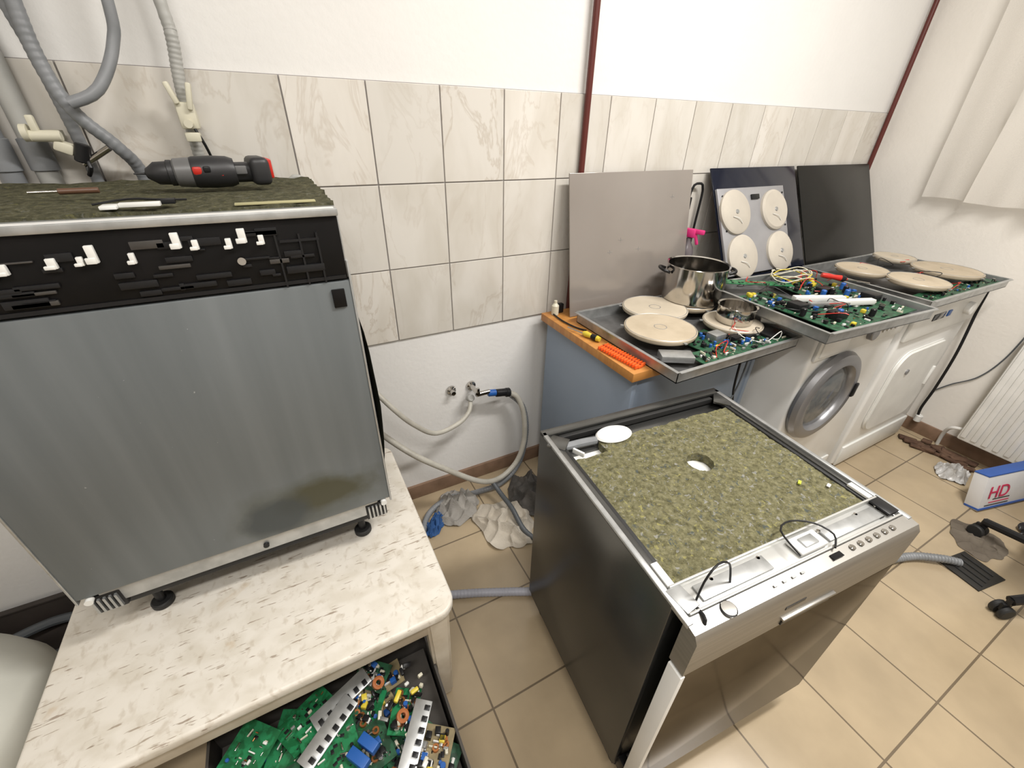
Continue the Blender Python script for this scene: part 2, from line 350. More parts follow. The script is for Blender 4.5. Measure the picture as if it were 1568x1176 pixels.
for sx in (-1,1):
    for sy in (-1,1):
        bm=bmesh.new(); bmesh.ops.create_cube(bm,size=1)
        for v in bm.verts:
            top=v.co.z>0; s_=.058 if top else .040
            v.co=Vector((v.co.x*s_+sx*(tw/2-.045),v.co.y*s_+sy*(td/2-.045),.412 if top else 0))
        bmesh.ops.bevel(bm,geom=list(bm.edges),offset=.007,segments=2,affect='EDGES')
        b.add(bm,tabside)
b.done('legs',t)

# ---------------------------------------------------------------- dishwasher on table
d=root('dishwasher',(-.21,.80,0))
W=.604; 
b=MB()
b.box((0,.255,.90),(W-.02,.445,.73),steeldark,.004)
b.box((0,.25,.53),(W-.03,.43,.03),blackpl,.003)
b.done('tub_body',d)
dd=MB().box((0,.012,0),(W,.024,.556),dwd,.004).done('door_panel',d,(0,0,.878))
MB().box((W/2+.001,.014,.89),(.004,.030,.60),galv,.001).box((-W/2-.001,.014,.89),(.004,.030,.60),galv,.001).done('door_edge_trim',d)
b=MB()
b.box((0,.016,1.212),(W-.004,.03,.108),blackmask,.003)
b.box((0,.002,1.163),(W-.01,.006,.006),blackpl)
rnd=random.Random(3)
gm=M('strip_metal',(.09,.085,.08),.4,.6)
for i in range(44):
    x=-W/2+.03+rnd.random()*(W-.08); z=1.172+rnd.random()*.078
    b.box((x,-.001,z),(.006+rnd.random()*.05,.004,.002+rnd.random()*.010),blackpl if i%6 else gm,.0008)
for x in (.20,.235,.262): b.box((x,.0,1.20),(.003,.006,.085),blackpl)
b.box((.235,.0,1.232),(.06,.005,.004),blackpl); b.box((.235,-.001,1.185),(.06,.006,.012),blackpl,.001)
for x,z,w_,h_ in [(.07,1.246,.010,.022),(.092,1.238,.008,.014),(-.03,1.236,.010,.024),(-.045,1.228,.007,.012),(-.075,1.228,.010,.014),(-.125,1.225,.010,.014),(.135,1.236,.008,.015),(.155,1.246,.011,.021),(.18,1.238,.008,.014),(-.19,1.222,.010,.016),(.012,1.226,.007,.015),(-.235,1.222,.008,.014)]:
    b.box((x,-.004,z),(w_,.007,h_),whitepl,.001)
    b.box((x-.003,-.006,z-h_*.35),(w_*1.2,.006,h_*.35),whitepl,.001)
b.cyl((.145,-.004,1.208),.006,.008,chrome,(R(90),0,0))
b.box((.278,-.001,1.125),(.022,.006,.034),blackmask,.001)
b.done('control_board_strip',d)
b=MB()
b.box((0,.02,1.272),(W,.05,.012),galv,.002)
b.box((0,.004,1.2775),(W-.01,.012,.003),whiteen)
b.box((W/2-.003,.03,1.215),(.006,.05,.11),galv,.001)
b.box((-W/2+.003,.03,1.215),(.006,.05,.11),galv,.001)
b.done('top_rail',d)
b=MB()
b.box((.0,.016,.578),(W-.06,.02,.038),galv,.002)
b.box((.0,.03,.556),(W-.16,.02,.016),steel,.002)
b.cyl((.02,.004,.578),.006,.008,blackpl,(R(90),0,0))
for sx in (-1,1):
    b.box((sx*.265,.02,.568),(.05,.03,.05),blackpl,.003)
    for k in range(5): b.box((sx*(.248+k*.009),.002,.568),(.004,.006,.036),galv)
    b.cyl((sx*.285,.0,.592),.007,.01,whitepl,(R(90),0,0))
b.done('kick_plate',d)
b=MB()
for sx in (-1,1):
    for y in (.07,.38):
        b.cyl((sx*.225,y,.485),.009,.08,blackpl); b.cyl((sx*.225,y,.448),.022,.016,rubber,bev=.003)
b.done('feet',d)
bm=bmesh.new(); n=40; g=[]
for i in range(n):
    row=[]
    for j in range(24):
        u=i/(n-1);v=j/23
        x=-W/2-.02+u*(W+.02); y=.03+v*.435
        if u in (0,1): x+=noise.noise(Vector((0,y*30,u*5)))*.012
        if v==1: y+=noise.noise(Vector((x*25,0,2)))*.02
        z=1.283+.006*noise.noise(Vector((x*9,y*9,1)))+.003*noise.noise(Vector((x*50,y*50,1)))
        row.append(bm.verts.new((x,y,z)))
    g.append(row)
for i in range(n-1):
    for j in range(23): bm.faces.new((g[i][j],g[i+1][j],g[i+1][j+1],g[i][j+1]))
r_=bmesh.ops.extrude_face_region(bm,geom=list(bm.faces))
for v in r_['geom']:
    if isinstance(v,bmesh.types.BMVert): v.co.z-=.012
b=MB(); b.add(bm,wool2); b.done('insulation_felt',d)
bm=bmesh.new(); g=[]
for i in range(14):
    row=[]
    for j in range(6):
        z=.60+.62*i/13; y=.05+.38*j/5
        x=W/2-.008+.030*math.sin(math.pi*(i/13)**.8)*(1 if j<5 else .6)+.003*noise.noise(Vector((y*20,z*20,0)))
        row.append(bm.verts.new((x,y,z)))
    g.append(row)
for i in range(13):
    for j in range(5): bm.faces.new((g[i][j],g[i+1][j],g[i+1][j+1],g[i][j+1]))
b=MB(); b.add(bm,M('side_felt',(.05,.055,.03),.9)); b.done('side_sheet',d)
b=MB()
b.box((.035,.050,1.290),(.050,.012,.006),whitepl,.001); b.box((.0,.045,1.289),(.02,.024,.005),whitepl,.001); b.box((.066,.065,1.291),(.022,.014,.007),blackpl,.001)
b.tube([(-.02,.05,1.292),(.02,.065,1.296),(.06,.06,1.294),(.09,.075,1.291)],.0015,blackpl)
b.box((.215,.045,1.2845),(.12,.016,.003),M('tape_strip',(.40,.37,.20),.7),.001)
b.done('door_latch_wiring',d)
b=MB(); b.cyl((-.27,.97,1.298),.0045,.05,M('brown_handle',(.12,.06,.035),.4),(0,R(90),R(4)),bev=.001); b.cyl((-.312,.967,1.298),.0022,.035,chrome,(0,R(90),R(4)))
b.done('small_screwdriver')

# ---------------------------------------------------------------- cordless drill
dr=root('cordless_drill',(-.105,1.03,1.316),R(3))
dg=M('drill_dark',(.022,.022,.024),.45); dgr=M('drill_grey',(.13,.13,.13),.4)
b=MB(); ax=(0,R(90),0)
b.lathe((0,0,0),[(0,-.098),(.0012,-.098),(.002,-.082),(.008,-.080),(.012,-.074),(.018,-.066),(.019,-.048),(.021,-.047),(.021,-.040),(.019,-.039)],dg,ax,24)
b.lathe((0,0,0),[(.019,-.040),(.023,-.036),(.0245,-.018),(.0245,-.012)],dgr,ax,24)
b.lathe((0,0,0),[(.0245,-.012),(.026,-.008),(.027,.02),(.026,.045),(.022,.056),(0,.058)],dg,ax,24,(1,1,1))
b.done('motor_body',dr)
b=MB()
b.box((.048,.008,-.002),(.105,.036,.034),dg,.013,(0,0,R(6)),3)
b.box((.095,.018,0),(.034,.075,.048),dg,.010,(0,0,R(6)),3)
b.box((.113,.018,.004),(.008,.055,.034),redpl,.003,(0,0,R(6)))
b.box((-.003,-.020,.004),(.016,.014,.014),redpl,.004)
b.box((.012,-.022,.006),(.012,.012,.011),blackpl,.003)
b.box((.028,-.020,-.001),(.020,.012,.012),redpl,.003)
b.box((.06,-.011,.003),(.03,.006,.014),dgr,.002)
b.done('handle_and_battery',dr)

# ---------------------------------------------------------------- hoses top-left
def hose(name,pts,r,mat,corr=.09,pitch=.012,seg=14):
    return MB().tube(pts,r,mat,corr,pitch,seg).done(name)
hose('drain_hose',[(-.30,1.31,2.68),(-.30,1.30,2.0),(-.325,1.29,1.60),(-.325,1.28,1.48),(-.305,1.275,1.405),(-.262,1.285,1.345),(-.245,1.318,1.29),(-.245,1.332,1.15)],.0125,greyhose,.035)
hose('drain_hose',[(-.37,1.31,2.68),(-.37,1.31,2.0),(-.345,1.30,1.62),(-.335,1.31,1.50),(-.33,1.325,1.35),(-.33,1.33,1.20)],.011,greyhose,.035)
hose('drain_hose',[(-.17,1.31,2.68),(-.17,1.30,1.9),(-.188,1.29,1.60),(-.205,1.285,1.52),(-.25,1.255,1.445),(-.30,1.245,1.42)],.010,greyhose,0,.01)
hose('drain_hose',[(-.13,1.32,2.68),(-.125,1.32,2.0),(-.108,1.315,1.60),(-.107,1.31,1.54),(-.12,1.315,1.45),(-.128,1.325,1.30),(-.128,1.33,1.1)],.0115,lighthose,.05,.009)
for x,y in ((-.405,1.327),(-.46,1.318)):
    b=MB(); b.cyl((x,y,1.35),.019,2.62,lighthose if x>-.45 else greyhose,seg=24)
    b.lathe((x,y,1.33),[(.019,-.03),(.023,-.028),(.023,.028),(.019,.03)],greyhose,seg=24); b.lathe((x,y,.0),[(.0,0),(.026,.0),(.026,.045),(.019,.05)],greyhose,seg=24)
    b.done('waste_pipe')
b=MB()
b.box((-.122,1.30,1.405),(.034,.03,.05),creampl,.004); b.box((-.137,1.285,1.445),(.010,.02,.04),creampl,.003,(0,R(-15),0)); b.box((-.107,1.285,1.44),(.010,.02,.05),creampl,.003,(0,R(12),0))
b.box((-.122,1.285,1.365),(.028,.03,.018),creampl,.003); b.cyl((-.122,1.28,1.39),.008,.04,creampl,(R(90),0,0)); b.box((-.122,1.33,1.40),(.03,.03,.03),creampl)
b.tube([(-.115,1.285,1.38),(-.105,1.28,1.35),(-.10,1.305,1.31),(-.095,1.32,1.26)],.003,blackpl)
b.done('hose_bracket')
b=MB()
b.cyl((-.365,1.27,1.365),.010,.05,creampl,(0,R(90),0),bev=.002); b.cyl((-.39,1.27,1.37),.015,.010,creampl,(0,R(90),0)); b.box((-.375,1.27,1.385),(.012,.012,.03),creampl,.003)
b.box((-.345,1.28,1.345),(.03,.03,.02),creampl,.004,(0,R(25),0)); b.cyl((-.32,1.27,1.335),.013,.035,blackpl,(0,R(20),0),bev=.002); b.box((-.36,1.30,1.365),(.02,.06,.02),creampl,.002)
b.tube([(-.32,1.27,1.33),(-.315,1.26,1.31),(-.325,1.27,1.295)],.004,blackpl); b.cyl((-.30,1.27,1.33),.006,.06,chrome,(0,R(60),0))
b.done('water_valve')
hose('water_hose',[(.04,1.325,1.1),(.045,1.325,1.24),(.06,1.325,1.275),(.085,1.325,1.27),(.10,1.325,1.24),(.105,1.33,1.1)],.006,lighthose,.05)

b=MB(); b.lathe((0,0,0),[(0,0),(.19,0),(.205,.015),(.215,.15),(.212,.30),(.19,.37),(.14,.41),(.07,.425),(.065,.445),(.0,.447)],M('white_drum_plastic',(.62,.62,.56),.4),seg=48)
b.done('plastic_canister',loc=(-.885,.85,0))
# made-up low crate, added to stand in for dark floor shade by the wall
b=MB(); cr_=M('shade_standin_dark',(.035,.028,.024),.6,col2=(.05,.04,.035))
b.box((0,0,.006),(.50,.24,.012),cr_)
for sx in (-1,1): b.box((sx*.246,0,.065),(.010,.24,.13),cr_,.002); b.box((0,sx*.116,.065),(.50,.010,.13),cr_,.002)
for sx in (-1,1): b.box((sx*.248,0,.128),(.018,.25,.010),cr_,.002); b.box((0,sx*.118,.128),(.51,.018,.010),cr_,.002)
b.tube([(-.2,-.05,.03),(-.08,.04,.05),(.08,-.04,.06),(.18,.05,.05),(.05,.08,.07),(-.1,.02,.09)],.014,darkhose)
b.done('shade_standin_crate',loc=(-.94,1.205,0))

# ---------------------------------------------------------------- electronics helper
def comps(mb,x0,x1,y0,y1,z,n,seed,big=1,kinds='abcdefgh'):
    r=random.Random(seed)
    for i in range(n):
        x=r.uniform(x0,x1); y=r.uniform(y0,y1); k=r.choice(kinds); a=r.choice((0,R(90),R(r.uniform(-20,20))))
        if k=='a': h=r.uniform(.006,.02)*big; rr=r.uniform(.004,.008)*big; mb.cyl((x,y,z+h/2),rr,h,r.choice((blackpl,blue,chrome)),seg=12,bev=.0008)
        if k=='b': mb.box((x,y,z+.002*big),(.014*big,.010*big,.004*big),blackpl,.0005,(0,0,a))
        if k=='c': mb.box((x,y,z+.005*big),(.014*big,.008*big,.010*big),r.choice((whitepl,creampl,blackpl,galv)),.001,(0,0,a))
        if k=='d': mb.lathe((x,y,z+.005*big),[(.005*big,-.004*big),(.010*big,-.004*big),(.010*big,.004*big),(.005*big,.004*big),(.005*big,-.004*big)],copper,seg=16)
        if k=='e': mb.box((x,y,z+.008*big),(.018*big,.016*big,.016*big),r.choice((yellow,blackpl,blue,blackpl)),.001,(0,0,a))
        if k=='f': mb.cyl((x,y,z+.002),.0013,.010*big,r.choice((copper,chrome,creampl)),(0,R(90),a),seg=8)
        if k=='g': mb.box((x,y,z+.001),(.005*big,.003*big,.0025*big),r.choice((chrome,blackpl,creampl)),0,(0,0,a))
        if k=='h': mb.box((x,y,z+.004),(.024*big,.004*big,.008*big),r.choice((whitepl,creampl,chrome)),.0006,(0,0,a))
def board(mb,c,sz,rot,seed,n,mat=green,kinds='abcdefgh',big=1.0):
    t=MB(); t.box((0,0,0),(sz[0],sz[1],.0025),mat); comps(t,-sz[0]/2+.01,sz[0]/2-.01,-sz[1]/2+.01,sz[1]/2-.01,.0012,n,seed,big,kinds)
    mt=Matrix.Translation(c)@Euler(rot).to_matrix().to_4x4()
    o=len(mb.V)
    for v in t.V: mb.V.append(mt@v)
    for f,i in zip(t.F,t.I): mb.F.append([o+q for q in f]); mb.I.append(mb.mi(t.m[i]))

# ---------------------------------------------------------------- box of boards under table
bx=root('box_of_circuit_boards',(-.155,.50,0),R(0))
b=MB(); w2,d2,h2=.51,.34,.19
b.box((0,0,.004),(w2,d2,.008),cardb)
for sx in (-1,1): b.box((sx*w2/2,0,h2/2),(.006,d2,h2),cardb); b.box((0,sx*d2/2,h2/2),(w2,.006,h2),cardb)
b.done('carton',bx)
b=MB(); b.box((0,0,.07),(w2-.02,d2-.02,.12),cardb)
rb=random.Random(21)
for i in range(17):
    x=-.20+rb.random()*.26; y=-.12+rb.random()*.24
    board(b,(x,y,.150+.004*i),(rb.uniform(.10,.15),rb.uniform(.07,.11)),(R(rb.uniform(-7,7)),R(rb.uniform(-7,7)),R(rb.uniform(0,180))),60+i,40,mat=green if i%3 else greend,kinds='bbcfgggha',big=.65)
for i in range(12):
    x=.06+rb.random()*.14; y=-.12+rb.random()*.24
    board(b,(x,y,.150+.005*i),(rb.uniform(.08,.12),rb.uniform(.06,.10)),(R(rb.uniform(-9,9)),R(rb.uniform(-9,9)),R(rb.uniform(0,180))),90+i,46,mat=(tanpcb,green,greend)[i%3],kinds='aabccdefgghh',big=.8)
for c,rz in (((-.005,.035,.228),R(35)),((.165,-.06,.218),R(55)),((.03,.09,.222),R(20))):
    b.box(c,(.14,.040,.007),galv,.001,(R(8),R(-4),rz)); 
    for k in range(6):
        q=Matrix.Rotation(rz,4,'Z')@Vector((-.055+k*.022,-.012,.007)); b.box(Vector(c)+q,(.010,.013,.004),blackpl,.0005,(R(8),R(-4),rz))
b.box((.045,-.045,.226),(.022,.050,.022),blue,.002,(0,0,R(35))); b.box((.070,-.028,.226),(.022,.045,.022),blue,.002,(0,0,R(35)))
for c in ((.115,.085,.222),(.150,-.01,.222)):
    b.lathe(c,[(.006,-.006),(.010,-.008),(.014,-.006),(.014,.006),(.010,.008),(.006,.006),(.006,-.006)],M('toroid_orange',(.40,.13,.04),.5),(R(20),R(15),0),24)
b.box((.15,.035,.220),(.026,.011,.012),yellow,.003,(R(10),0,R(50))); b.box((.19,.03,.216),(.020,.010,.012),yellow,.003,(R(10),0,R(10)))
for i in range(24):
    b.box((.08+rb.random()*.14,-.12+rb.random()*.24,.208+rb.random()*.010),(rb.uniform(.006,.022),rb.uniform(.006,.012),rb.uniform(.005,.012)),rb.choice((whitepl,creampl,creampl,blackpl,blackpl,galv)),.0015,(R(rb.uniform(-30,30)),R(rb.uniform(-30,30)),R(rb.uniform(0,180))))
b.done('boards',bx)

# ---------------------------------------------------------------- dishwasher on floor
e=root('dishwasher',(.722,.412,0),R(-5))
W=.572; D2=.53
b=MB()
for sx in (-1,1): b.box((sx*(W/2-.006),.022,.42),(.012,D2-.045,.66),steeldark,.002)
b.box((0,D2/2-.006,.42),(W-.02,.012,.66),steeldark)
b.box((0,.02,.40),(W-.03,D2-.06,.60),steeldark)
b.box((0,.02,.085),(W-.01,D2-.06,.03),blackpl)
b.done('cabinet',e)
b=MB()
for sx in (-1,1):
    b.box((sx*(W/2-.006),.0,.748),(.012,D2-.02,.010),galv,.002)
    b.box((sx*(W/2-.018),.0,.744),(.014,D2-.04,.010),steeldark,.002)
    b.box((sx*(W/2-.030),.0,.741),(.010,D2-.10,.010),rubber,.002)
    b.box((sx*(W/2-.024),D2/2-.055,.748),(.045,.045,.006),steeldark,.001,(0,0,R(45)*sx))
    b.box((sx*(W/2-.0225),-.17,.75),(.014,.05,.006),whitepl,.001)
b.box((0,D2/2-.012,.748),(W,.024,.010),steeldark,.002)
b.box((0,D2/2-.05,.722),(W-.04,.07,.006),steeldark,.001)
b.box((.0,D2/2-.032,.738),(W-.08,.012,.016),rubber,.002)
b.done('top_frame',e)
def blanket():
    bm=bmesh.new(); nx,ny=110,80; g={}
    cx,cy,hr=.018,.035,.030
    for i in range(nx+1):
        for j in range(ny+1):
            x=-.255+.51*i/nx; y=-.188+.372*j/ny
            if i in(0,nx): x+=.004*noise.noise(Vector((i,y*40,0)))
            if j in(0,ny): y+=.004*noise.noise(Vector((x*40,j,0)))
            z=.742+.004*noise.noise(Vector((x*12,y*12,0)))+.002*noise.noise(Vector((x*60,y*60,0)))+.002*noise.noise(Vector((x*140,y*140,0)))
            g[i,j]=bm.verts.new((x,y,z))
    for i in range(nx):
        for j in range(ny):
            q=[g[i,j],g[i+1,j],g[i+1,j+1],g[i,j+1]]
            c=sum((v.co for v in q),Vector())/4
            if math.hypot(c.x-cx,c.y-cy)<hr: continue
            if c.x<-.16 and c.y>.145: continue
            bm.faces.new(q)
    for v in [v for v in bm.verts if not v.link_faces]: bm.verts.remove(v)
    for v in bm.verts:
        if v.is_boundary:
            dx,dy=v.co.x-cx,v.co.y-cy; rr=math.hypot(dx,dy)
            if rr<hr*1.35: k=hr*(1+.05*noise.noise(Vector((dx*80,dy*80,0)))); v.co.x=cx+dx/rr*k; v.co.y=cy+dy/rr*k
    r_=bmesh.ops.extrude_face_region(bm,geom=list(bm.faces))
    for v in r_['geom']:
        if isinstance(v,bmesh.types.BMVert): v.co.z-=.022
    return bm
b=MB(); b.add(blanket(),wool); b.done('insulation_blanket',e)
b=MB(); b.box((0,0,.716),(W-.04,D2-.08,.006),whiteen)
b.lathe((-.115,.192,.744),[(0,0),(.046,0),(.05,.003),(.046,.007),(0,.009)],whitepl,scale=(1,.62,1))
b.tube([(-.262,.205,.738),(-.24,.20,.74),(-.20,.197,.742),(-.165,.195,.74)],.010,greyhose)
b.box((-.232,.165,.745),(.03,.006,.012),whitepl,.001,(0,0,R(-60))); b.box((.222,-.130,.7465),(.012,.007,.003),whitepl,.001,(0,0,R(20)))
b.box((.17,-.10,.7465),(.012,.006,.003),M('lime_paper',(.5,.58,.05),.6),0,(0,0,R(30)))
b.done('tub_top_and_cap',e)
b=MB()
yf=-.2175
traym=M('zinc_tray',(.62,.62,.60),.35,.5,col2=(.54,.54,.52),scale=10)
b.box((0,yf,.742),(W-.03,.05,.006),traym,.001)
b.box((0,yf+.024,.750),(W-.03,.004,.014),traym,.001); b.box((0,yf-.024,.749),(W-.03,.004,.012),traym,.001)
b.box((-.15,yf,.748),(.16,.028,.004),galv,.001); b.box((.16,yf,.748),(.16,.026,.004),galv,.001)
b.box((.03,yf,.752),(.07,.034,.010),whiteen,.003); b.box((.03,yf,.758),(.035,.02,.006),galv,.002)
for x in (-.25,-.22,.235,.26): b.box((x,yf-.005,.747),(.012,.018,.004),blackpl,.001)
for x in (-.255,-.19,-.08,.0,.08,.19,.255): b.cyl((x,yf+.012,.748),.0035,.004,chrome)
b.box((-.262,yf+.002,.752),(.03,.045,.004),galv,.001,(0,0,R(10))); b.box((.262,yf+.005,.753),(.03,.045,.004),blackpl,.001)
b.tube([(-.245,yf-.01,.745),(-.235,yf-.005,.79),(-.21,yf,.815),(-.18,yf,.80),(-.165,yf-.005,.75)],.0018,blackpl)
b.tube([(-.02,yf-.02,.765),(-.01,yf+.03,.77),(.03,yf+.04,.768),(.07,yf+.02,.766),(.085,yf-.01,.762),(.06,yf-.03,.760)],.0018,blackpl)
b.tube([(-.25,yf-.02,.75),(-.255,yf-.04,.755),(-.262,yf-.045,.73)],.003,blackpl)
b.done('front_tray',e)
b=MB(); yd=-D2/2
bm=bmesh.new()
pf=[(yd-.012,.640),(yd-.012,.735),(yd-.004,.748),(yd+.020,.752),(yd+.020,.640)]
A=[bm.verts.new((-W/2+.002,y,z)) for y,z in pf]; B=[bm.verts.new((W/2-.002,y,z)) for y,z in pf]
bm.faces.new(A);bm.faces.new(B[::-1])
for i in range(5): bm.faces.new((A[i],A[(i+1)%5],B[(i+1)%5],B[i]))
b.add(bm,steel)
b.box((0,yd-.013,.655),(.13,.004,.020),blackpl,.001); b.box((0,yd-.014,.666),(.14,.008,.006),steel,.002)
b.lathe((-.205,yd+.008,.7505),[(0,.0),(.010,.0),(.012,.001),(.012,.003),(0,.004)],steel,seg=28)
b.lathe((-.205,yd+.008,.7505),[(.0125,.0),(.0140,.0015),(.0125,.002)],blackpl,seg=28)
for i in range(6): b.cyl((.10+i*.024,yd+.009,.7525),.0055,.004,chrome,seg=20,bev=.001)
b.box((.055,yd+.008,.7525),(.026,.010,.002),blackgl)
for i in range(4): b.box((-.10+i*.022,yd+.008,.7522),(.008,.004,.0012),galv)
b.box((-.05,yd-.0125,.70),(.05,.001,.008),blackpl)
b.done('control_panel',e)
b=MB()
b.box((0,yd-.001,.37),(W-.004,.020,.53),doorsteel,.003)
b.box((-W/2+.004,yd+.002,.37),(.010,.030,.53),whiteen,.001)
b.box((0,yd+.014,.37),(W-.03,.018,.52),blackpl)
b.done('door',e)
b=MB(); b.box((0,yd+.045,.055),(W-.06,.012,.09),steeldark,.002)
b.box((-W/2+.02,yd+.03,.10),(.02,.03,.05),blackpl,.002)
for sx in (-1,1):
    for y in (-.19,.22): b.cyl((sx*.24,y,.04),.012,.07,blackpl); b.cyl((sx*.24,y,.008),.022,.016,rubber,bev=.003)
b.done('plinth_and_feet',e)

# ---------------------------------------------------------------- desk
k=root('desk',(0,0,0))
b=MB(); b.box((1.16,1.045,.765),(.66,.53,.03),wood,.002); b.done('worktop',k)
b=MB(); b.box((.865,1.05,.375),(.018,.50,.75),bluegrey,.001); b.box((1.455,1.05,.375),(.018,.50,.75),bluegrey,.001); b.box((1.16,.815,.40),(.572,.018,.70),bluegrey,.001)
b.box((1.16,1.28,.40),(.56,.018,.5),bluegrey,.001)
b.done('panels',k)
b=MB(); b.tube([(1.30,.76,.778),(1.30,.757,.73),(1.31,.755,.62),(1.34,.755,.50),(1.33,.755,.3),(1.34,.755,.006)],.004,blackpl); b.tube([(1.33,.76,.778),(1.34,.757,.72),(1.33,.755,.62),(1.30,.752,.52),(1.28,.75,.3),(1.27,.75,.006)],.003,darkhose); b.done('power_cable')

# ---------------------------------------------------------------- washing machines
def washer_body(mb,w,dp,h,mat):
    mb.box((0,dp/2,h/2+.01),(w,dp,h-.02),mat,.012,seg=3)
    mb.box((0,dp/2,h-.012),(w+.004,dp+.01,.024),mat,.006,seg=3)
    for sx in (-1,1):
        for y in (.05,dp-.05): mb.cyl((sx*(w/2-.05),y,.010),.02,.02,rubber)
wm=root('washing_machine',(1.79,.64,0))
b=MB(); washer_body(b,.585,.52,.85,whiteen); b.done('cabinet',wm)
b=MB()
dc=(-.115,-.004,.553)
gring=M('door_ring_grey',(.26,.26,.27),.3,.5)
b.lathe(dc,[(.128,0),(.182,0),(.187,.012),(.178,.028),(.160,.036),(.140,.034),(.130,.022),(.128,.0)],gring,(R(90),0,0),64)
b.done('door_ring',wm)
b=MB()
b.lathe(dc,[(0,.002),(.06,.002),(.10,.003),(.129,.004)],M('drum_interior',(.30,.27,.22),.35,.3,col2=(.04,.04,.04),scale=12,lo=.42,hi=.58),(R(90),0,0),64)  # flat disc, drum reflections painted into its light and dark noise colour
b.lathe(dc,[(0,.034),(.05,.032),(.10,.024),(.130,.010)],M('door_glass',(.25,.27,.28),.03,0,spec=.8,alpha=.4),(R(90),0,0),64)
b.box((dc[0]+.158,dc[1]-.038,dc[2]),(.022,.010,.06),blackpl,.004)
b.done('door_glass',wm)
b=MB()
b.box((0,-.004,.785),(.575,.012,.10),whitepl,.003); b.box((-.19,-.012,.785),(.16,.006,.075),whiteen,.003); b.cyl((.03,-.016,.785),.026,.024,gring,(R(90),0,0),bev=.003)
for i in range(5): b.cyl((.09+i*.03,-.012,.775),.006,.008,chrome,(R(90),0,0),seg=14)
b.box((.17,-.011,.808),(.10,.004,.02),blackgl); b.box((.19,-.003,.07),(.12,.008,.09),whitepl,.003)
b.done('control_panel',wm)
td_=root('tumble_dryer',(2.43,.63,0))
b=MB(); washer_body(b,.63,.53,.85,whiteen); b.done('cabinet',td_)
b=MB()
bm=bmesh.new(); pr=rrect(.46,.42,.09,8); a=[bm.verts.new((x,-.001,z+.40)) for x,z in pr]; f=bm.faces.new(a); g=bmesh.ops.extrude_face_region(bm,geom=[f])
for v in g['geom']:
    if isinstance(v,bmesh.types.BMVert): v.co.y=-.014
bmesh.ops.bevel(bm,geom=[x for x in bm.edges if all(v.co.y<-.01 for v in x.verts)],offset=.008,segments=3,affect='EDGES')
b.add(bm,whitepl)
b.cyl((-.10,-.016,.50),.013,.006,gring,(R(90),0,0)); b.box((.20,-.017,.41),(.018,.012,.10),whiteen,.004)
b.box((0,-.006,.755),(.62,.014,.14),whitepl,.004); b.box((-.10,-.014,.765),(.10,.004,.028),blackgl,.001); b.box((-.01,-.014,.765),(.03,.006,.026),blue,.001)
b.cyl((.17,-.02,.76),.028,.028,whiteen,(R(90),0,0),bev=.003); b.box((0,-.004,.075),(.60,.010,.11),whitepl,.003)
b.done('door_and_panel',td_)

# ---------------------------------------------------------------- hobs
def heater(mb,x,y,z,r,mat=mica):
    mb.lathe((x,y,z),[(0,-.012),(r*.9,-.012),(r*.98,-.006),(r,0),(r,.006),(r*.985,.008),(0,.008)],mat,seg=56)
    mb.lathe((x,y,z),[(r*.955,.0083),(r*.965,.0092),(r*.975,.0083)],galv,seg=56)
    mb.lathe((x,y,z),[(r*.16,.0083),(r*.17,.0088),(r*.18,.0083)],galv,seg=24)
    for a in (.4,2.5,4.6): mb.box((x+math.cos(a)*(r+.004),y+math.sin(a)*(r+.004),z+.002),(.014,.010,.003),galv,0,(0,0,a))
def tray(mb,w,dp,h,inner=galv):
    mb.box((0,0,.0015),(w,dp,.003),inner)
    for sx in (-1,1): mb.box((sx*(w/2-.001),0,h/2),(.002,dp,h),galv); mb.box((sx*(w/2+.005),0,h),(.011,dp+.008,.002),galv)
    for sy in (-1,1): mb.box((0,sy*(dp/2-.001),h/2),(w,.002,h),galv); mb.box((0,sy*(dp/2+.005),h),(w,.011,.002),galv)
def wires(mb,n,x0,x1,y0,y1,z,seed,mats,r=.0014,lift=.03):
    rr=random.Random(seed)
    for i in range(n):
        x,y=rr.uniform(x0,x1),rr.uniform(y0,y1); pts=[]
        for q in range(5):
            pts.append((x,y,z+rr.uniform(.0,lift)*(0 if q in(0,4) else 1))); x=min(max(x+rr.uniform(-.07,.07),x0),x1); y=min(max(y+rr.uniform(-.06,.06),y0),y1)
        mb.tube(pts,r,mats[i%len(mats)],seg=6,step=.01)
traydark=M('tray_dark',(.10,.10,.10),.5,.4,col2=(.16,.16,.16),scale=20)
wgreen=M('wire_green',(.05,.35,.08),.5)
h1=root('induction_hob',(1.182,.93,.781))
b=MB(); tray(b,.56,.49,.038,traydark); b.done('tray',h1)
b=MB(); heater(b,-.135,-.02,.052,.118,mica); heater(b,-.015,.13,.050,.118,micatop); heater(b,.165,-.07,.038,.10,micatop); heater(b,.17,.14,.044,.10,mica); b.done('heating_elements',h1)
b=MB(); board(b,(.05,-.20,.028),(.42,.075),(0,0,0),31,120,mat=greend,kinds='abbcgfggh',big=.8); board(b,(.0,-.12,.018),(.16,.14),(0,0,R(10)),32,50,mat=greend,kinds='abbceg',big=.8)
b.box((.03,-.115,.03),(.05,.04,.03),galv,.001); b.box((.08,-.15,.03),(.04,.03,.02),blackpl,.002); b.box((.22,-.18,.032),(.08,.06,.016),blackpl,.002); b.box((.14,-.16,.035),(.06,.03,.012),blackpl,.002)
b.box((-.20,-.16,.03),(.10,.05,.02),galv,.002,(0,0,R(-30)))
wires(b,10,-.1,.25,-.22,-.05,.03,4,[redpl,blackpl,whitepl,blackpl]); b.done('electronics',h1)
h2=root('induction_hob',(1.69,.80,.851),R(-4))
b=MB(); tray(b,.56,.49,.038,traydark); b.done('tray',h2)
b=MB()
board(b,(-.10,.17,.045),(.28,.05),(0,R(2),R(-22)),41,24,kinds='bggf',big=.6)
